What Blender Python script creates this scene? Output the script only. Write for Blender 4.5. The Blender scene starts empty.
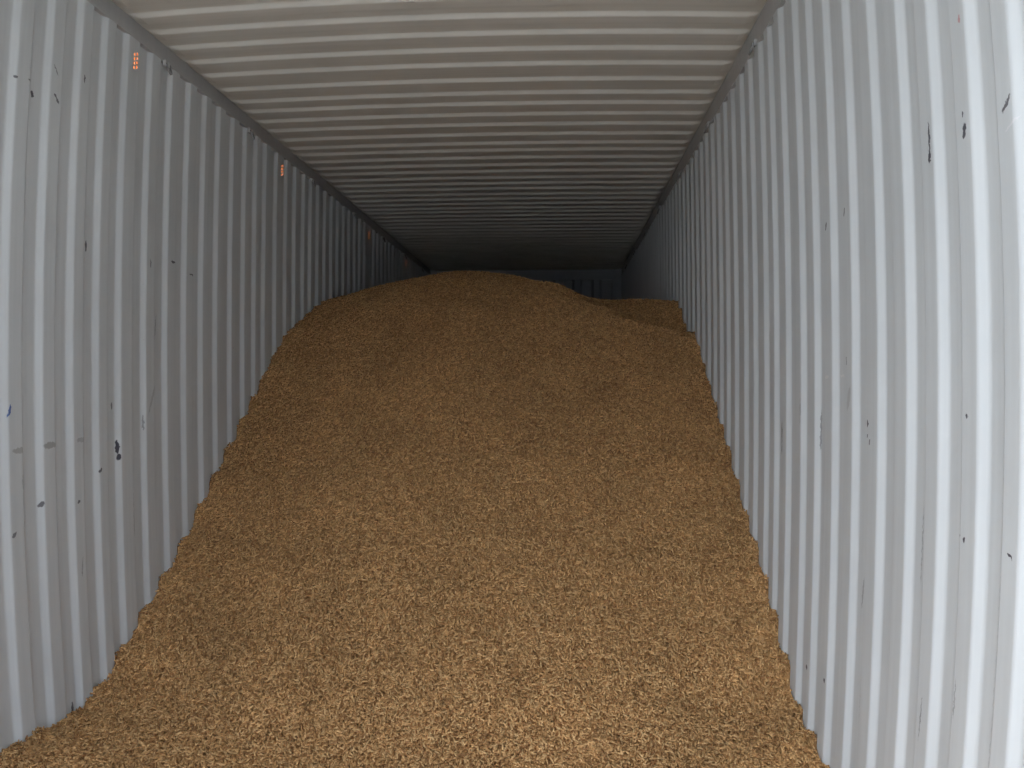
import bpy, math, random
import numpy as np
from mathutils import Matrix, Vector

random.seed(4)
rng = np.random.default_rng(11)
sc = bpy.context.scene

# ---------------------------------------------------------------- camera
# container space: x across (0 = middle), y depth (0 = door sill), z up (0 = floor)
CX, CY, CZ = 0.411, 0.05, 1.32
cd = bpy.data.cameras.new('camera')
cam = bpy.data.objects.new('camera', cd)
sc.collection.objects.link(cam)
R3 = [[0.998717153696982, 0.05057865265029888, -0.0024180172619991916],
      [0.002201609578360271, 0.00433391223299617, 0.9999881849902135],
      [-0.050588534537614194, 0.9987106773740017, -0.00421699804357501]]
M = Matrix(((R3[0][0], R3[1][0], -R3[2][0], CX),
            (R3[0][1], R3[1][1], -R3[2][1], CY),
            (R3[0][2], R3[1][2], -R3[2][2], CZ),
            (0, 0, 0, 1)))
cam.matrix_world = M
cd.sensor_fit = 'HORIZONTAL'
cd.sensor_width = 36
cd.sensor_height = 27
cd.type = 'PANO'                        # the action camera's barrel-distorted lens
K = [0.0, -0.029904017036603073, -2.5541807718112266e-06, 4.2878405715105006e-06, -4.510724443636281e-08]
tgt = cd if hasattr(cd, 'fisheye_polynomial_k0') else cd.cycles
tgt.panorama_type = 'FISHEYE_LENS_POLYNOMIAL'
tgt.fisheye_fov = math.radians(150)
for i, k in enumerate(K):
    setattr(tgt, 'fisheye_polynomial_k%d' % i, k)
cd.clip_start = 0.02
sc.camera = cam

# ---------------------------------------------------------------- world, sun, exposure
w = bpy.data.worlds.new('sky')
sc.world = w
w.use_nodes = True
nt = w.node_tree
nt.nodes.clear()
tc = nt.nodes.new('ShaderNodeTexCoord')
dot = nt.nodes.new('ShaderNodeVectorMath'); dot.operation = 'DOT_PRODUCT'
BR = Vector((-0.90, -0.26, 0.36)).normalized()
dot.inputs[1].default_value = BR
ramp = nt.nodes.new('ShaderNodeValToRGB')
mr = nt.nodes.new('ShaderNodeMapRange')
mr.inputs[1].default_value = -1; mr.inputs[2].default_value = 1
el = ramp.color_ramp.elements
el[0].position = 0.25; el[0].color = (0.19, 0.22, 0.26, 1)
el[1].position = 1.0; el[1].color = (0.98, 1.01, 1.03, 1)
e = el.new(0.62); e.color = (0.36, 0.39, 0.45, 1)
e = el.new(0.86); e.color = (0.80, 0.86, 0.94, 1)
bg = nt.nodes.new('ShaderNodeBackground')
bg.inputs[1].default_value = 3.2
wo = nt.nodes.new('ShaderNodeOutputWorld')
nt.links.new(tc.outputs['Generated'], dot.inputs[0])
nt.links.new(dot.outputs['Value'], mr.inputs[0])
nt.links.new(mr.outputs[0], ramp.inputs[0])
nt.links.new(ramp.outputs[0], bg.inputs[0])
nt.links.new(bg.outputs[0], wo.inputs[0])

sc.view_settings.view_transform = 'Standard'
sc.view_settings.look = 'None'
sc.view_settings.exposure = 0.99
sc.view_settings.gamma = 1.0
sc.view_settings.use_curve_mapping = False
sc.cycles.use_denoising = True
sc.cycles.denoising_prefilter = 'NONE'
sc.cycles.max_bounces = 12
sc.cycles.diffuse_bounces = 8
sc.cycles.sample_clamp_indirect = 6

# ---------------------------------------------------------------- helpers
def mesh_obj(name, verts, faces, mat, parent=None, smooth=False):
    me = bpy.data.meshes.new(name)
    me.from_pydata([tuple(v) for v in verts], [], faces)
    me.update()
    if smooth:
        me.polygons.foreach_set('use_smooth', [True] * len(me.polygons))
    me.materials.append(mat)
    o = bpy.data.objects.new(name, me)
    sc.collection.objects.link(o)
    if parent:
        o.parent = parent
    return o

def box(v, f, x0, x1, y0, y1, z0, z1):
    n = len(v)
    v += [(x0, y0, z0), (x1, y0, z0), (x1, y1, z0), (x0, y1, z0),
          (x0, y0, z1), (x1, y0, z1), (x1, y1, z1), (x0, y1, z1)]
    f += [(n, n+3, n+2, n+1), (n+4, n+5, n+6, n+7), (n, n+1, n+5, n+4),
          (n+1, n+2, n+6, n+5), (n+2, n+3, n+7, n+6), (n+3, n, n+4, n+7)]

def tube(v, f, pts, r, seg=8, closed=False):
    pts = [Vector(p) for p in pts]
    n0 = len(v)
    N = len(pts)
    for i, p in enumerate(pts):
        a = pts[(i-1) % N] if (i or closed) else p
        b = pts[(i+1) % N] if (i < N-1 or closed) else p
        d = (b-a).normalized()
        u = d.orthogonal().normalized() if abs(d.x) > .95 else d.cross(Vector((1, 0, 0))).normalized()
        w_ = d.cross(u)
        for s in range(seg):
            t = 2*math.pi*s/seg
            v.append(tuple(p + u*r*math.cos(t) + w_*r*math.sin(t)))
    for i in range(N if closed else N-1):
        j = (i+1) % N
        for s in range(seg):
            t = (s+1) % seg
            f.append((n0+i*seg+s, n0+i*seg+t, n0+j*seg+t, n0+j*seg+s))
    if not closed:
        f.append(tuple(n0+s for s in range(seg))[::-1])
        f.append(tuple(n0+(N-1)*seg+s for s in range(seg)))

def new_mat(name):
    m = bpy.data.materials.new(name)
    m.use_nodes = True
    return m, m.node_tree, m.node_tree.nodes['Principled BSDF']

def paint(name, base, rough=0.5, marks=(), plane='YZ', speck=1.0, blue=None):
    """grey container paint with chips, scuffs and rub marks"""
    m, nt, b = new_mat(name)
    N, L = nt.nodes, nt.links
    tc = N.new('ShaderNodeTexCoord')
    sep = N.new('ShaderNodeSeparateXYZ'); L.new(tc.outputs['Object'], sep.inputs[0])
    com = N.new('ShaderNodeCombineXYZ')
    a, c = {'YZ': (1, 2), 'XY': (0, 1), 'XZ': (0, 2)}[plane]
    L.new(sep.outputs[a], com.inputs[0]); L.new(sep.outputs[c], com.inputs[1])
    # broad uneven wear
    n1 = N.new('ShaderNodeTexNoise'); n1.inputs['Scale'].default_value = 2.2; n1.inputs['Detail'].default_value = 5
    L.new(tc.outputs['Object'], n1.inputs['Vector'])
    # vertical streaks
    mp = N.new('ShaderNodeMapping'); mp.inputs['Scale'].default_value = (34, 1.3, 1) if plane == 'YZ' else (1.3, 34, 1)
    L.new(com.outputs[0], mp.inputs[0])
    n2 = N.new('ShaderNodeTexNoise'); n2.inputs['Scale'].default_value = 1.0; n2.inputs['Detail'].default_value = 6
    L.new(mp.outputs[0], n2.inputs['Vector'])
    add = N.new('ShaderNodeMath'); add.operation = 'ADD'
    L.new(n1.outputs['Fac'], add.inputs[0]); L.new(n2.outputs['Fac'], add.inputs[1])
    r1 = N.new('ShaderNodeMapRange'); r1.inputs[1].default_value = .7; r1.inputs[2].default_value = 1.3
    r1.inputs[3].default_value = .93; r1.inputs[4].default_value = 1.05
    L.new(add.outputs[0], r1.inputs[0])
    mul = N.new('ShaderNodeMix'); mul.data_type = 'RGBA'; mul.blend_type = 'MULTIPLY'; mul.inputs[0].default_value = 1
    mul.inputs[6].default_value = (*base, 1); L.new(r1.outputs[0], mul.inputs[7])
    col = mul.outputs[2]
    # random chips, stretched along the sheet
    mp2 = N.new('ShaderNodeMapping'); mp2.inputs['Scale'].default_value = (26, 9, 1)
    L.new(com.outputs[0], mp2.inputs[0])
    n3 = N.new('ShaderNodeTexNoise'); n3.inputs['Scale'].default_value = 1.6; n3.inputs['Detail'].default_value = 3
    n3.inputs['Roughness'].default_value = .62
    L.new(mp2.outputs[0], n3.inputs['Vector'])
    th = N.new('ShaderNodeMapRange'); th.inputs[1].default_value = .755; th.inputs[2].default_value = .775
    th.inputs[3].default_value = 0; th.inputs[4].default_value = .75 * speck
    L.new(n3.outputs['Fac'], th.inputs[0])
    mx = N.new('ShaderNodeMix'); mx.data_type = 'RGBA'
    L.new(th.outputs[0], mx.inputs[0]); L.new(col, mx.inputs[6]); mx.inputs[7].default_value = (.05, .05, .06, 1)
    col = mx.outputs[2]
    # individual marks
    if marks:
        nw = N.new('ShaderNodeTexNoise'); nw.inputs['Scale'].default_value = 85; nw.inputs['Detail'].default_value = 4
        L.new(com.outputs[0], nw.inputs['Vector'])
        sb = N.new('ShaderNodeVectorMath'); sb.operation = 'SUBTRACT'; sb.inputs[1].default_value = (.5, .5, .5)
        L.new(nw.outputs['Color'], sb.inputs[0])
        scl = N.new('ShaderNodeVectorMath'); scl.operation = 'SCALE'; scl.inputs[3].default_value = .017
        L.new(sb.outputs[0], scl.inputs[0])
        wv = N.new('ShaderNodeVectorMath'); L.new(com.outputs[0], wv.inputs[0]); L.new(scl.outputs[0], wv.inputs[1])
        fl = N.new('ShaderNodeVectorMath'); fl.operation = 'MULTIPLY'; fl.inputs[1].default_value = (1, 1, 0)
        L.new(wv.outputs[0], fl.inputs[0])
        for (u, z, ang, ln, wd, cc, al) in marks:
            s = N.new('ShaderNodeVectorMath'); s.operation = 'SUBTRACT'; s.inputs[1].default_value = (u, z, 0)
            L.new(fl.outputs[0], s.inputs[0])
            ro = N.new('ShaderNodeVectorRotate'); ro.rotation_type = 'Z_AXIS'; ro.inputs['Angle'].default_value = math.radians(-ang)
            L.new(s.outputs[0], ro.inputs['Vector'])
            di = N.new('ShaderNodeVectorMath'); di.operation = 'MULTIPLY'; di.inputs[1].default_value = (2/ln, 2/wd, 0)
            L.new(ro.outputs[0], di.inputs[0])
            le = N.new('ShaderNodeVectorMath'); le.operation = 'LENGTH'; L.new(di.outputs[0], le.inputs[0])
            st = N.new('ShaderNodeMapRange'); st.inputs[1].default_value = 1.0; st.inputs[2].default_value = .8
            st.inputs[3].default_value = 0; st.inputs[4].default_value = al
            L.new(le.outputs['Value'], st.inputs[0])
            m2 = N.new('ShaderNodeMix'); m2.data_type = 'RGBA'
            L.new(st.outputs[0], m2.inputs[0]); L.new(col, m2.inputs[6]); m2.inputs[7].default_value = (*cc, 1)
            col = m2.outputs[2]
    L.new(col, b.inputs['Base Color'])
    b.inputs['Roughness'].default_value = rough
    b.inputs['Specular IOR Level'].default_value = .35
    bp = N.new('ShaderNodeBump'); bp.inputs['Strength'].default_value = .12; bp.inputs['Distance'].default_value = .01
    L.new(n1.outputs['Fac'], bp.inputs['Height']); L.new(bp.outputs[0], b.inputs['Normal'])
    return m

def plain(name, col, rough=.5, metal=0.0, scale=30, var=.15):
    m, nt, b = new_mat(name)
    N, L = nt.nodes, nt.links
    tc = N.new('ShaderNodeTexCoord')
    n = N.new('ShaderNodeTexNoise'); n.inputs['Scale'].default_value = scale; n.inputs['Detail'].default_value = 4
    L.new(tc.outputs['Object'], n.inputs['Vector'])
    r = N.new('ShaderNodeMapRange'); r.inputs[3].default_value = 1-var; r.inputs[4].default_value = 1+var
    L.new(n.outputs['Fac'], r.inputs[0])
    mul = N.new('ShaderNodeMix'); mul.data_type = 'RGBA'; mul.blend_type = 'MULTIPLY'; mul.inputs[0].default_value = 1
    mul.inputs[6].default_value = (*col, 1); L.new(r.outputs[0], mul.inputs[7])
    L.new(mul.outputs[2], b.inputs['Base Color'])
    b.inputs['Roughness'].default_value = rough; b.inputs['Metallic'].default_value = metal
    return m

def structure(o):
    o['kind'] = 'structure'
    return o

# ---------------------------------------------------------------- sizes
XW = 1.185            # middle plane of the side sheets
HT = CZ + 1.295       # top of the side sheets
HC = CZ + 1.385       # middle plane of the roof sheet
LEN = 11.98
YS = 0.0

YL = [2.511, 2.707, 2.899, 3.081, 3.254, 3.471, 3.674, 3.873, 4.068, 4.251, 4.448, 4.639, 4.814, 4.977, 5.183, 5.379, 5.568, 5.768, 5.936, 6.121]
YR = [1.512, 1.686, 1.873, 2.056, 2.254, 2.458, 2.645, 2.832, 2.999, 3.199, 3.379, 3.545, 3.746, 3.936, 4.153, 4.355]
YC = [3.316, 3.503, 3.69, 3.88, 4.071, 4.293, 4.499, 4.676, 4.871, 5.068, 5.277, 5.481, 5.65, 5.845, 6.043, 6.229, 6.433, 6.62, 6.806, 7.007, 7.196, 7.389, 7.58, 7.746]

def extend(ys, p):
    ys = [y + CY for y in ys]
    while ys[0] - p > YS + .04:
        ys.insert(0, ys[0] - p)
    while ys[-1] + p < LEN - .05:
        ys.append(ys[-1] + p)
    return ys
YL = extend(YL, .1902); YR = extend(YR, .1896); YC = extend(YC, .1926)

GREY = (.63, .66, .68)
DK = (.035, .033, .05)
def mk(lst):
    return [(y + CY, z + CZ, a, l*.9, w_*.85, c, al) for (y, z, a, l, w_, c, al) in lst]
marks_l = mk([(2.52, .90, 0, .018, .014, DK, .8), (2.60, .91, -20, .03, .012, DK, .7), (2.64, .88, -30, .03, .02, DK, .9),
              (2.75, .99, -40, .05, .008, DK, .6), (2.76, .90, -35, .05, .014, DK, .8), (2.94, 1.02, 90, .035, .012, DK, .8),
              (3.25, -.24, 90, .06, .022, DK, .95), (3.255, -.275, 60, .03, .025, DK, .95), (3.22, -.09, 90, .03, .012, DK, .7),
              (2.58, -.205, 0, .09, .022, (.2, .2, .2), .5), (2.76, -.20, 0, .10, .028, (.2, .2, .2), .55), (2.97, -.195, 0, .09, .022, (.2, .2, .2), .4),
              (2.53, -.085, 70, .05, .016, (.03, .10, .35), .9), (3.02, .46, 90, .05, .015, DK, .8), (3.17, .48, 90, .10, .007, DK, .6),
              (3.52, .46, 90, .04, .012, DK, .7), (3.75, .49, 0, .07, .012, DK, .8), (3.96, .46, 0, .09, .012, DK, .8),
              (2.86, -1.08, 90, .05, .018, DK, .8), (3.10, -.31, 30, .03, .018, DK, .8), (2.94, -.40, 30, .025, .018, DK, .8),
              (2.71, -.38, 30, .03, .02, DK, .8), (2.54, -.45, 30, .03, .02, DK, .7), (3.47, -.16, 90, .07, .012, DK, .5),
              (3.36, -.5, 90, .2, .01, DK, .3), (2.95, -.62, 80, .08, .01, DK, .4), (3.6, .2, 80, .16, .012, DK, .35),
              (2.6, -.3, 0, .02, .06, DK, .3), (3.55, -.05, 60, .22, .02, (.22, .22, .22), .35)])
marks_r = mk([(1.905, .497, 90, .085, .010, DK, .9), (1.908, .457, 90, .03, .018, DK, .95), (1.728, .468, 65, .038, .022, DK, .9),
              (1.732, .50, 90, .012, .008, DK, .8), (1.548, .470, 35, .050, .013, DK, .8), (1.535, .43, 20, .06, .006, (.75, .75, .78), .7),
              (1.722, .685, 80, .02, .014, (.5, .12, .14), .6), (2.74, .45, 90, .04, .02, DK, .8), (2.70, .44, 60, .03, .016, DK, .8),
              (2.56, .445, 90, .05, .014, DK, .85), (2.52, .45, 70, .03, .014, DK, .7), (3.31, .50, 90, .03, .025, DK, .85),
              (3.49, .45, 40, .05, .025, DK, .9), (2.34, -.11, 0, .022, .018, DK, .95), (2.345, -.14, 20, .022, .012, DK, .8),
              (2.325, -.155, 50, .022, .010, DK, .8), (2.57, -.265, 0, .022, .02, DK, .9), (1.775, -.298, 0, .015, .014, DK, .95),
              (1.748, -.303, 0, .015, .014, DK, .95), (1.555, -.30, -12, .026, .010, DK, .95), (3.27, -.20, 90, .14, .012, DK, .85),
              (2.68, -.87, 0, .02, .02, DK, .95), (2.88, -.89, 0, .02, .02, DK, .95), (2.57, -.72, 85, .14, .010, DK, .6),
              (1.745, -.07, 0, .012, .012, DK, .9), (1.79, -.105, 0, .012, .012, DK, .5), (2.52, .05, 90, .03, .012, DK, .6),
              (2.36, .06, 90, .03, .012, DK, .45), (2.60, .01, 0, .08, .008, (.78, .78, .78), .7), (2.72, .005, 5, .09, .008, (.78, .78, .78), .6),
              (2.0, -.35, 88, .22, .007, DK, .35), (2.18, -.6, 86, .20, .008, DK, .45), (2.35, -.75, 92, .3, .008, DK, .4),
              (1.93, -.72, 86, .12, .007, DK, .5), (1.76, -.62, 88, .1, .006, DK, .4), (2.4, -.55, 80, .1, .014, DK, .4),
              (1.62, -.45, 89.5, .9, .004, (.25, .26, .3), .3), (1.61, .25, 89, .4, .004, (.25, .26, .3), .2),
              (2.82, -.15, 88, .14, .012, DK, .5), (2.5, -.05, 70, .08, .03, (.3, .3, .3), .4), (3.02, -.1, 88, .1, .01, DK, .4)])
marks_r = [(u, z, 180-a, l, w_, c, al) for (u, z, a, l, w_, c, al) in marks_r]
M_wl = paint('grey_wall_paint', GREY, .5, marks_l)
M_wr = paint('light_grey_wall_paint', GREY, .5, marks_r)
M_roof = paint('grey_roof_paint', (.77, .755, .70), .55, plane='XY', speck=.3)
M_rail = paint('grey_rail_paint', (.50, .50, .50), .5)
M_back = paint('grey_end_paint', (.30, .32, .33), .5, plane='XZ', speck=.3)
M_steel = plain('worn_steel', (.26, .26, .26), .45, .2)
M_ply = plain('plywood_floor', (.22, .12, .06), .6, 0, 6, .3)
M_ground = plain('concrete_yard', (.62, .61, .57), .9, 0, 3, .2)
M_out = plain('orange_container_paint', (.62, .16, .04), .5, 0, 5, .1)

# ---------------------------------------------------------------- side walls
DEP, SLO, SLB = .0155, .026, .014
VENTS = [3.329 + CY, 5.288 + CY, 7.803 + CY, 9.712 + CY]
VZ = CZ + 1.21
VW, VH = .046, .078     # opening for the perforated plate

def side_profile(ys, vents):
    """(y, offset towards the room); the flank at each ys faces the door"""
    pr = [(YS, 0.0)]
    ends = ys + [ys[-1] + .19]
    for i, y in enumerate(ys):
        per = ends[i+1] - y
        inner = (per - SLO - SLB) * .50
        for v in vents:
            if y < v < y + per:
                inner = max(inner, v - y - SLO/2 + VW/2 + .014)
        pr += [(y - SLO/2, 0.0), (y + SLO/2, 1.0), (y + SLO/2 + inner, 1.0), (y + SLO/2 + inner + SLB, 0.0)]
    pr = [p for p in pr if p[0] < LEN]
    pr.append((LEN, 0.0))
    return pr

def rounded(pr, dep, t=.007, seg=5):
    P = [np.array((y, o*dep)) for y, o in pr]
    out = [pr[0]]
    for a, b, c in zip(P[:-2], P[1:-1], P[2:]):
        la, lc = np.linalg.norm(a-b), np.linalg.norm(c-b)
        tt = min(t, la*.45, lc*.45)
        p0, p2 = b + (a-b)/la*tt, b + (c-b)/lc*tt
        for k in range(seg+1):
            u = k/seg
            q = (1-u)**2*p0 + 2*u*(1-u)*b + u*u*p2
            out.append((float(q[0]), float(q[1]/dep)))
    out.append(pr[-1])
    return out

def side_wall(name, ys, sgn, mat, vents=()):
    """sgn -1 left, +1 right; the inner flats stand DEP/2 inside XW"""
    pr = rounded(side_profile(ys, vents), DEP)
    V, F = [], []
    zs = [0.0, HT]
    X = lambda o: sgn * (XW + DEP/2 - DEP*o)
    def quad(a, b, c, d):
        n = len(V); V.extend([a, b, c, d])
        F.append((n, n+1, n+2, n+3) if sgn < 0 else (n+3, n+2, n+1, n))
    for (y0, o0), (y1, o1) in zip(pr[:-1], pr[1:]):
        v = next((v for v in vents if y0 < v - VW/2 and v + VW/2 < y1 and abs(o0-o1) < 1e-6), None)
        if v is None:
            n = max(1, 1)
            quad((X(o0), y0, 0), (X(o1), y1, 0), (X(o1), y1, HT), (X(o0), y0, HT))
        else:
            x = X(o0)
            quad((x, y0, 0), (x, y1, 0), (x, y1, VZ-VH/2), (x, y0, VZ-VH/2))
            quad((x, y0, VZ+VH/2), (x, y1, VZ+VH/2), (x, y1, HT), (x, y0, HT))
            quad((x, y0, VZ-VH/2), (x, v-VW/2, VZ-VH/2), (x, v-VW/2, VZ+VH/2), (x, y0, VZ+VH/2))
            quad((x, v+VW/2, VZ-VH/2), (x, y1, VZ-VH/2), (x, y1, VZ+VH/2), (x, v+VW/2, VZ+VH/2))
    o = mesh_obj(name, V, F, mat)
    return structure(o), pr, X

wl, prL, XLf = side_wall('wall_left', YL, -1, M_wl, VENTS)
wr, prR, XRf = side_wall('wall_right', YR, 1, M_wr)

# top side rails: hollow square tube above each side sheet
for nm, s, dx in (('trim_1', -1, .030), ('trim_2', 1, -.004)):
    V, F = [], []
    a, b = sorted((s*(XW + dx), s*(XW + .08)))
    box(V, F, a, b, YS, LEN, HT + .010, HC + .03)
    a, b = sorted((s*(XW - DEP/2 - .0012), s*(XW + .08)))      # bottom lip that carries the sheet
    box(V, F, a, b, YS, LEN, HT - .003, HT + .010)
    a, b = sorted((s*(XW + .012), s*(XW + .056)))      # back-up strip behind the sheet edge
    structure(mesh_obj(nm, V, F, M_rail))
# bottom side rails
for nm, s in (('trim_3', -1), ('trim_4', 1)):
    V, F = [], []
    a, b = sorted((s*(XW + .012), s*(XW + .056)))
    box(V, F, a, b, YS, LEN, -.16, .0)
    structure(mesh_obj(nm, V, F, M_rail))

# ---------------------------------------------------------------- roof
RD, RS = .016, .018
def roof():
    pr = [(YS, 0.0)]
    ends = YC + [YC[-1] + .1926]
    for i, y in enumerate(YC):
        per = ends[i+1] - y
        inner = (per - 2*RS) * .5
        pr += [(y - RS/2, 0.0), (y + RS/2, 1.0), (y + RS/2 + inner, 1.0), (y + RS*1.5 + inner, 0.0)]
    pr = [p for p in pr if p[0] < LEN] + [(LEN, 0.0)]
    pr = rounded(pr, RD)
    xs = [-XW-.06, -XW-.029, -XW-.012, -XW+.02, -.6, 0, .6, XW-.05, XW-.02, XW-.002, XW+.05]
    am = [0, 0, .55, 1, 1, 1, 1, 1, .55, 0, 0]
    V, F = [], []
    for (y, o) in pr:
        for x, a in zip(xs, am):
            crown = 0
            V.append((x, y, HC + RD/2 - RD*o*a + crown))
    n = len(xs)
    for i in range(len(pr)-1):
        for j in range(n-1):
            F.append((i*n+j, (i+1)*n+j, (i+1)*n+j+1, i*n+j+1))
    return structure(mesh_obj('ceiling', V, F, M_roof))
roof()

# ---------------------------------------------------------------- end wall, floor, yard
V, F = [], []
p = .24; x = -XW; pts = []
while x < XW:
    pts += [(x, 0), (x+.07, 0), (x+.10, .03), (x+.17, .03), (x+.20, 0)]
    x += p
pts = [q for q in pts if q[0] < XW + .03] + [(XW+.04, 0)]
for a, b in zip(pts[:-1], pts[1:]):
    n = len(V)
    V += [(a[0], LEN-.035-a[1]+.03, 0), (b[0], LEN-.035-b[1]+.03, 0), (b[0], LEN-.035-b[1]+.03, HT-.03), (a[0], LEN-.035-a[1]+.03, HT-.03)]
    F.append((n, n+1, n+2, n+3))
box(V, F, -XW-.01, XW+.01, LEN-.06, LEN+.02, HT-.045, HC+.03)
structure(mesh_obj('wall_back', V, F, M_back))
V, F = [], []
for s in (-1, 1):
    a, b = sorted((s*(XW-.06), s*(XW+.03)))
    box(V, F, a, b, LEN-.075, LEN+.02, 0, HC+.03)
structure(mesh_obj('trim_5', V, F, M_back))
V, F = [], []
nb = 8; wd = (2*XW+.06)/nb
for i in range(nb):
    x0 = -XW-.03 + i*wd
    for k in range(5):
        box(V, F, x0+.001, x0+wd-.001, YS + k*LEN/5 + .001, YS + (k+1)*LEN/5 - .001, -.028, 0)
structure(mesh_obj('floor', V, F, M_ply))
V = [(-60, -60, -.2), (60, -60, -.2), (60, 60, -.2), (-60, 60, -.2)]
g = mesh_obj('ground', V, [(0, 1, 2, 3)], M_ground); structure(g)

# ---------------------------------------------------------------- ventilators
M_hood, nt_, b_ = new_mat('orange_translucent_plastic')
nt_.nodes.remove(b_)
tcn = nt_.nodes.new('ShaderNodeTexCoord')
nz = nt_.nodes.new('ShaderNodeTexNoise'); nz.inputs['Scale'].default_value = 60
nt_.links.new(tcn.outputs['Object'], nz.inputs['Vector'])
cr = nt_.nodes.new('ShaderNodeValToRGB')
cr.color_ramp.elements[0].color = (.98, .44, .09, 1); cr.color_ramp.elements[1].color = (1.0, .56, .16, 1)
nt_.links.new(nz.outputs['Fac'], cr.inputs[0])
tr = nt_.nodes.new('ShaderNodeBsdfTranslucent'); df = nt_.nodes.new('ShaderNodeBsdfDiffuse')
nt_.links.new(cr.outputs[0], tr.inputs[0]); nt_.links.new(cr.outputs[0], df.inputs[0])
ms = nt_.nodes.new('ShaderNodeMixShader'); ms.inputs[0].default_value = .15
nt_.links.new(tr.outputs[0], ms.inputs[1]); nt_.links.new(df.outputs[0], ms.inputs[2])
nt_.links.new(ms.outputs[0], nt_.nodes['Material Output'].inputs[0])

def perforated(parent, mat):
    """a sheet with two staggered columns of round holes, in the local y-z plane, facing +x"""
    V, F = [], []
    cols, rows = 2, 4
    cw, ch = VW/cols, VH/(rows+.5)
    r = .0063
    def rect(y0, y1, z0, z1):
        n = len(V); V.extend([(0, y0, z0), (0, y1, z0), (0, y1, z1), (0, y0, z1)]); F.append((n, n+1, n+2, n+3))
    for c in range(cols):
        y0 = -VW/2 + c*cw
        off = ch/2 if c else 0
        if c: rect(y0, y0+cw, -VH/2, -VH/2+off)
        else: rect(y0, y0+cw, VH/2-ch/2, VH/2)
        for k in range(rows):
            z0 = -VH/2 + off + k*ch
            cy, cz = y0+cw/2, z0+ch/2
            n = len(V); S = 16
            for s in range(S):
                t = 2*math.pi*s/S
                dy, dz = math.cos(t), math.sin(t)
                q = min((cw/2)/max(abs(dy), 1e-6), (ch/2)/max(abs(dz), 1e-6))
                V.append((0, cy+dy*q, cz+dz*q)); 
            for s in range(S):
                t = 2*math.pi*s/S
                V.append((0, cy+r*math.cos(t), cz+r*math.sin(t)))
            for s in range(S):
                t = 2*math.pi*s/S
                V.append((-.0016, cy+r*math.cos(t), cz+r*math.sin(t)))
            for s in range(S):
                u = (s+1) % S
                F.append((n+s, n+u, n+S+u, n+S+s)); F.append((n+S+s, n+S+u, n+2*S+u, n+2*S+s))
            # rectangle corners
            for sy in (-1, 1):
                for sz in (-1, 1):
                    best = sorted(range(S), key=lambda s: (V[n+s][1]-(cy+sy*cw/2))**2 + (V[n+s][2]-(cz+sz*ch/2))**2)[:2]
                    m = len(V); V.append((0, cy+sy*cw/2, cz+sz*ch/2)); F.append((n+best[0], n+best[1], m))
    return mesh_obj('perforated_plate', V, F, mat, parent)

def hood(parent, x0):
    """weather cover on the outer face of the sheet, open at the bottom, with three louvre ribs"""
    V, F = [], []
    hw, hh, d = VW/2+.004, VH/2+.02, .034
    t = .003
    xb = x0
    box(V, F, xb-d-t, xb-d, -hw, hw, -hh, hh)
    box(V, F, xb-d, xb, -hw, -hw+t, -hh, hh)
    box(V, F, xb-d, xb, hw-t, hw, -hh, hh)
    box(V, F, xb-d, xb, -hw+t, hw-t, hh-t, hh)
    for k in range(3):
        box(V, F, xb-d-t-.004, xb-d-t, -hw+.01, hw-.01, -.035+k*.03, -.027+k*.03)
    return mesh_obj('weather_cover', V, F, M_hood, parent)

ORD = ['nearest to the opening', 'second from the opening', 'third from the opening', 'farthest from the opening']
xi = XLf(1.0)
for i, v in enumerate(VENTS):
    r = bpy.data.objects.new('ventilator', None)
    sc.collection.objects.link(r)
    r.location = (xi, v, VZ); r.empty_display_size = .05
    r['label'] = 'small perforated vent glowing orange high in the left wall, ' + ORD[i]
    r['category'] = 'vent'; r['group'] = 'ventilators high in the left wall'
    if i == 0:
        pl = perforated(r, M_wl); hd = hood(r, -.0018); hd['label'] = 'orange outer cover'
        base = (pl, hd)
    else:
        for b0 in base:
            c = b0.copy(); sc.collection.objects.link(c); c.parent = r

# ---------------------------------------------------------------- lashing rings on the top rails
def lashing_ring(s):
    r = bpy.data.objects.new('lashing_ring', None)
    sc.collection.objects.link(r); r.empty_display_size = .05
    V, F = [], []
    pts = []
    h, w_ = .034, .024
    for k in range(17):                    # D-shaped bar standing off the rail
        t = math.pi * k/16
        pts.append((-s*(.010 + .016*math.sin(t)), -w_*math.cos(t)*.8, -h*math.sin(t)*1.25 + .006))
    tube(V, F, pts, .0042, 8)
    mesh_obj('ring', V, F, M_steel, r, True)
    a, b = sorted((0, -s*.012))
    for y0, y1 in ((-w_-.002, -w_+.012), (w_-.012, w_+.002)):
        V, F = [], []
        box(V, F, a, b, y0, y1, -.006, .018)
        mesh_obj('weld_bracket', V, F, M_rail, r)
    return r
NM = ['first', 'second', 'third', 'fourth', 'fifth', 'sixth', 'seventh', 'eighth', 'ninth']
for s, side, ys in ((-1, 'left', [3.60, 4.68, 5.93, 7.19, 8.40, 9.60, 10.8]), (1, 'right', [3.61, 4.81, 6.01, 7.2, 8.4, 9.6, 10.8])):
    proto = lashing_ring(s)
    for i, y in enumerate(ys):
        if i == 0:
            r = proto
        else:
            r = proto.copy(); sc.collection.objects.link(r)
            for ch in proto.children:
                c = ch.copy(); sc.collection.objects.link(c); c.parent = r
        r.location = (s*(XW - (.010 if s < 0 else .004)), y + CY, HT + (-.018 if s < 0 else .004))
        r['label'] = 'dark steel lashing ring on the %s top rail, %s from the opening' % (side, NM[i])
        r['category'] = 'lashing ring'
        r['group'] = 'lashing rings along the %s top rail' % side

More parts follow.
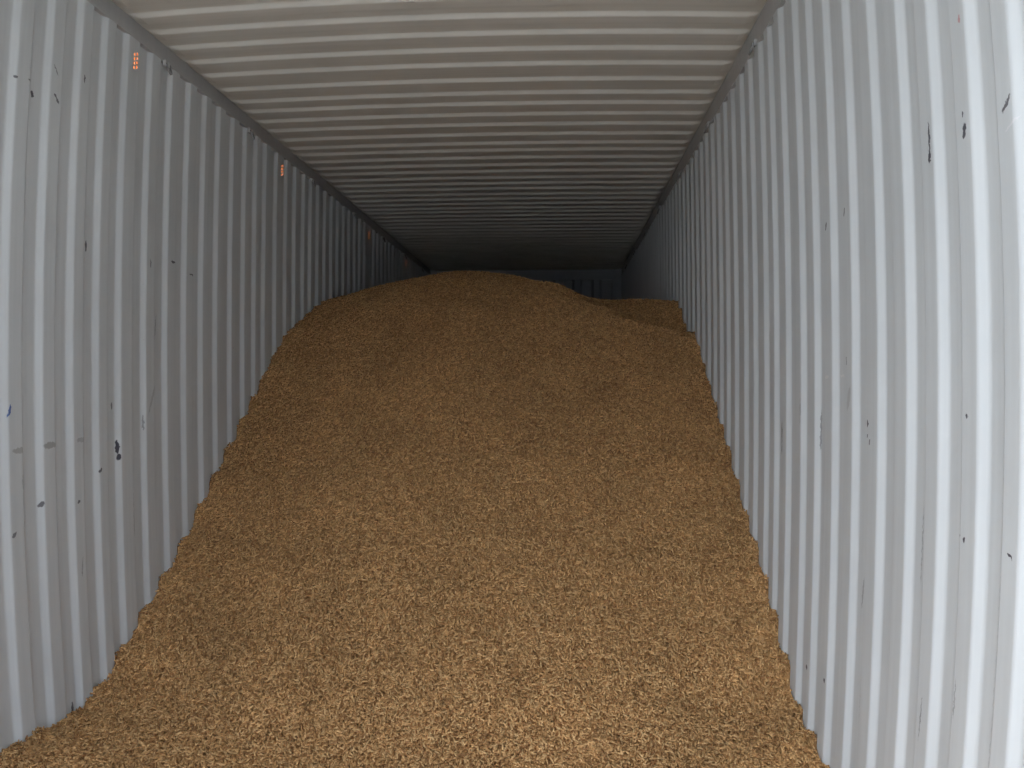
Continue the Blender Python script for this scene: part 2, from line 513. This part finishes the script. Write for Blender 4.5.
# ---------------------------------------------------------------- heap of wood pellets
# profiles along y (camera-relative) at seven stations across; z relative to the camera
ST = np.array([-1.62, -1.27, -.95, -.62, -.30, -.03, .28, .52, .80])
BASE = [(-.4, -1.32), (.5, -1.315), (1.2, -1.20), (1.7, -1.13), (2.3, -1.11)]
PRO = [
    BASE[:3] + [(1.7, -1.07), (2.3, -1.06), (2.6, -1.07), (2.8, -1.10), (3.05, -1.06), (3.37, -.92), (3.87, -.67), (4.44, -.32), (4.97, .02), (5.38, .26), (5.8, .385), (6.35, .53), (6.7, .54), (7.3, .44), (8.5, .35), (12, .2)],
    BASE + [(2.8, -1.09), (3.1, -1.00), (3.5, -.83), (4.0, -.57), (4.6, -.20), (5.1, .11), (5.6, .38), (6.1, .55), (6.6, .662), (6.9, .67), (7.5, .55), (8.5, .4), (12, .2)],
    BASE + [(2.7, -1.09), (3.1, -.95), (3.5, -.77), (4.0, -.51), (4.6, -.15), (5.1, .15), (5.6, .42), (6.1, .62), (6.55, .722), (6.9, .73), (7.5, .6), (8.5, .4), (12, .2)],
    BASE + [(2.6, -1.10), (3.0, -.96), (3.5, -.73), (4.0, -.47), (4.6, -.12), (5.1, .17), (5.6, .43), (6.1, .645), (6.5, .742), (6.8, .75), (7.5, .6), (8.5, .4), (12, .2)],
    BASE + [(2.6, -1.10), (3.0, -.96), (3.5, -.73), (4.0, -.47), (4.6, -.12), (5.1, .17), (5.6, .42), (6.1, .625), (6.45, .708), (6.75, .69), (7.5, .56), (8.5, .4), (12, .2)],
    BASE + [(2.6, -1.11), (3.0, -.97), (3.5, -.75), (4.0, -.50), (4.6, -.15), (5.1, .14), (5.5, .36), (5.9, .55), (6.2, .622), (6.5, .60), (7.2, .55), (8.5, .4), (12, .2)],
    BASE + [(2.6, -1.12), (3.0, -1.0), (3.5, -.78), (4.0, -.52), (4.6, -.18), (5.1, .10), (5.5, .32), (5.78, .44), (5.92, .41), (6.1, .43), (6.35, .53), (6.5, .55), (7.2, .53), (8.5, .4), (12, .2)],
    BASE + [(2.6, -1.13), (3.0, -1.04), (3.5, -.80), (4.0, -.54), (4.6, -.20), (5.1, .09), (5.4, .25), (5.6, .345), (5.72, .30), (5.86, .30), (6.05, .42), (6.3, .53), (6.9, .52), (8.5, .4), (12, .2)],
    BASE + [(2.5, -1.14), (2.76, -1.08), (2.98, -1.06), (3.25, -.91), (3.59, -.71), (3.97, -.53), (4.49, -.25), (4.88, -.03), (5.2, .15), (5.43, .275), (5.58, .245), (5.72, .26), (5.98, .42), (6.2, .50), (6.6, .52), (8.5, .4), (12, .2)],
]
GY = np.linspace(-.4, 12, 1241)
cols = []
ker = np.exp(-.5*(np.arange(-9, 10)/3.2)**2); ker /= ker.sum()
for prf in PRO:
    a = np.array(prf)
    z = np.interp(GY, a[:, 0], a[:, 1])
    zz = np.convolve(np.pad(z, 9, mode='edge'), ker, 'valid')
    cols.append(zz)
cols = np.array(cols)                                  # station x y
def cubic_x(X, table):
    """Catmull-Rom across the stations"""
    i = np.clip(np.searchsorted(ST, X) - 1, 0, len(ST)-2)
    t = (X - ST[i]) / (ST[i+1]-ST[i])
    t = np.clip(t, 0, 1)
    i0 = np.maximum(i-1, 0); i3 = np.minimum(i+2, len(ST)-1)
    h = ST[i+1]-ST[i]
    m1 = (table(i+1)-table(i0)) / (ST[i+1]-ST[i0]) * h
    m2 = (table(i3)-table(i)) / (ST[i3]-ST[i]) * h
    p1, p2 = table(i), table(i+1)
    return (2*t**3-3*t**2+1)*p1 + (t**3-2*t**2+t)*m1 + (-2*t**3+3*t**2)*p2 + (t**3-t**2)*m2
wav = [(rng.uniform(2, 14), rng.uniform(2, 9), rng.uniform(0, 6.28)) for _ in range(22)]
def height(x, y):
    X = x - CX; Y = y - CY
    f = np.clip((Y+.4)/.01, 0, len(GY)-1.001); j = f.astype(int); g = f-j
    tb = lambda i: cols[i, j]*(1-g) + cols[i, j+1]*g
    z = cubic_x(X, tb)
    n = 0
    for (a, b, c) in wav:
        n = n + np.sin(a*X + b*Y + c) / (a+b)
    # small slides and scallops, stronger against the sheets
    n2 = np.sin(31*Y + 3*np.sin(5*X)) * np.exp(-((XW-np.abs(x))/.10)) * .010
    k = np.clip((Y-1.5)/1.5, 0, 1)
    return z + CZ + (n*.012 + n2)*k

Y0 = 0.35
XM = XW + DEP/2 - .001
nx, ny = 121, 560
gx = np.linspace(-XM, XM, nx)
gy = np.concatenate([np.linspace(Y0, 8.0, ny-60), np.linspace(8.05, LEN-.08, 60)])
ny = len(gy)
GX, GYY = np.meshgrid(gx, gy)
GZ = np.maximum(height(GX, GYY) - .011, .002)
bv = np.stack([GX.ravel(), GYY.ravel(), GZ.ravel()], 1)
ii, jj = np.meshgrid(np.arange(nx-1), np.arange(ny-1))
a = (jj*nx+ii).ravel()
bf = np.stack([a, a+1, a+1+nx, a+nx], 1)

def wall_limit(y, pr, side):
    ys = np.array([q[0] for q in pr]); os_ = np.array([q[1] for q in pr])
    return XW + DEP/2 - DEP*np.interp(y, ys, os_)

def pellets(n, y0, y1, lay, r0):
    x = rng.uniform(-XM, XM, n); y = rng.uniform(y0, y1, n)
    ok = (x > -wall_limit(y, prL, -1) + .006) & (x < wall_limit(y, prR, 1) - .006)
    x, y = x[ok], y[ok]; n = len(x)
    e = .01
    z = height(x, y)
    nxv = -(height(x+e, y)-height(x-e, y))/(2*e); nyv = -(height(x, y+e)-height(x, y-e))/(2*e)
    nn = np.stack([nxv, nyv, np.ones(n)], 1); nn /= np.linalg.norm(nn, axis=1)[:, None]
    t1 = np.cross(np.tile([1., 0, 0], (n, 1)), nn); t1 /= np.linalg.norm(t1, axis=1)[:, None]   # down/up slope
    t2 = np.cross(nn, t1)
    phi = np.where(rng.random(n) < .5, rng.uniform(0, np.pi, n), rng.normal(0, .5, n))
    tilt = rng.normal(0, .30, n)
    d = (np.cos(phi)[:, None]*t1 + np.sin(phi)[:, None]*t2)*np.cos(tilt)[:, None] + nn*np.sin(tilt)[:, None]
    L = rng.uniform(.010, .024, n); R = r0*rng.uniform(.92, 1.08, n)
    c = np.stack([x, y, z], 1) + nn*(rng.uniform(-.5, .5, n)*lay)[:, None]
    c[:, 2] = np.maximum(c[:, 2], R + .001)
    return c, d, nn, L, R

def solid(c, d, nn, L, R, seg):
    n = len(c)
    u = np.cross(d, nn); u /= np.linalg.norm(u, axis=1)[:, None]
    w_ = np.cross(d, u)
    rings = []
    for e_ in (-.5, .5):
        for s in range(seg):
            t = 2*np.pi*s/seg + .3
            rings.append(c + d*(L*e_)[:, None] + (u*np.cos(t) + w_*np.sin(t))*R[:, None])
    V = np.stack(rings, 1).reshape(-1, 3)
    base = (np.arange(n)*2*seg)[:, None]
    loops, tot = [], []
    quads = np.array([[s, (s+1) % seg, seg+(s+1) % seg, seg+s] for s in range(seg)])
    caps = np.array([list(range(seg))[::-1], list(range(seg, 2*seg))])
    fl = np.concatenate([quads.ravel(), caps.ravel()])
    LO = (base + fl[None, :]).ravel()
    TT = np.tile(np.array([4]*seg + [seg]*2), n)
    return V, LO, TT, n*(seg+2)

parts = []
parts.append(solid(*pellets(36000, Y0+.05, 2.2, .014, .0033), 4))
parts.append(solid(*pellets(150000, 2.2, 4.3, .017, .0025), 5))
parts.append(solid(*pellets(90000, 4.3, 6.2, .022, .0033), 4))
parts.append(solid(*pellets(30000, 6.2, 7.6, .018, .0034), 4))
VV = [bv]; LL = [bf.ravel()]; TT = [np.full(len(bf), 4)]; off = len(bv)
for (v, l, t, n) in parts:
    VV.append(v); LL.append(l + off); TT.append(t); off += len(v)
VV = np.concatenate(VV).astype(np.float32); LL = np.concatenate(LL).astype(np.int32); TT = np.concatenate(TT).astype(np.int32)
me = bpy.data.meshes.new('wood_pellets')
me.vertices.add(len(VV)); me.vertices.foreach_set('co', VV.ravel())
me.loops.add(len(LL)); me.loops.foreach_set('vertex_index', LL)
me.polygons.add(len(TT))
st_ = np.concatenate([[0], np.cumsum(TT)[:-1]]).astype(np.int32)
me.polygons.foreach_set('loop_start', st_)
me.update(calc_edges=True)
M_pel, nt_, b_ = new_mat('wood_pellet')
N, L_ = nt_.nodes, nt_.links
ge = N.new('ShaderNodeNewGeometry')
cr = N.new('ShaderNodeValToRGB')
cr.color_ramp.elements[0].color = (.36, .185, .074, 1)
cr.color_ramp.elements[1].color = (.76, .49, .235, 1)
e = cr.color_ramp.elements.new(.5); e.color = (.60, .35, .145, 1)
L_.new(ge.outputs['Random Per Island'], cr.inputs[0])
tcn = N.new('ShaderNodeTexCoord')
nz = N.new('ShaderNodeTexNoise'); nz.inputs['Scale'].default_value = 3.0; nz.inputs['Detail'].default_value = 5
L_.new(tcn.outputs['Object'], nz.inputs['Vector'])
mr_ = N.new('ShaderNodeMapRange'); mr_.inputs[1].default_value = .3; mr_.inputs[2].default_value = .7
mr_.inputs[3].default_value = .86; mr_.inputs[4].default_value = 1.1
L_.new(nz.outputs['Fac'], mr_.inputs[0])
mu = N.new('ShaderNodeMix'); mu.data_type = 'RGBA'; mu.blend_type = 'MULTIPLY'; mu.inputs[0].default_value = 1
nz2 = N.new('ShaderNodeTexNoise'); nz2.inputs['Scale'].default_value = 38; nz2.inputs['Detail'].default_value = 5
nz2.inputs['Roughness'].default_value = .7
L_.new(tcn.outputs['Object'], nz2.inputs['Vector'])
mr2 = N.new('ShaderNodeMapRange'); mr2.inputs[1].default_value = .3; mr2.inputs[2].default_value = .7
mr2.inputs[3].default_value = .70; mr2.inputs[4].default_value = 1.25
L_.new(nz2.outputs['Fac'], mr2.inputs[0])
mm = N.new('ShaderNodeMath'); mm.operation = 'MULTIPLY'
L_.new(mr_.outputs[0], mm.inputs[0]); L_.new(mr2.outputs[0], mm.inputs[1])
L_.new(cr.outputs[0], mu.inputs[6]); L_.new(mm.outputs[0], mu.inputs[7])
L_.new(mu.outputs[2], b_.inputs['Base Color'])
b_.inputs['Roughness'].default_value = .55
b_.inputs['Specular IOR Level'].default_value = .3
me.materials.append(M_pel)
heap = bpy.data.objects.new('wood_pellets', me)
sc.collection.objects.link(heap)
heap['kind'] = 'stuff'
heap['label'] = 'huge sloping heap of brown wood pellets filling the container'
heap['category'] = 'wood pellets'
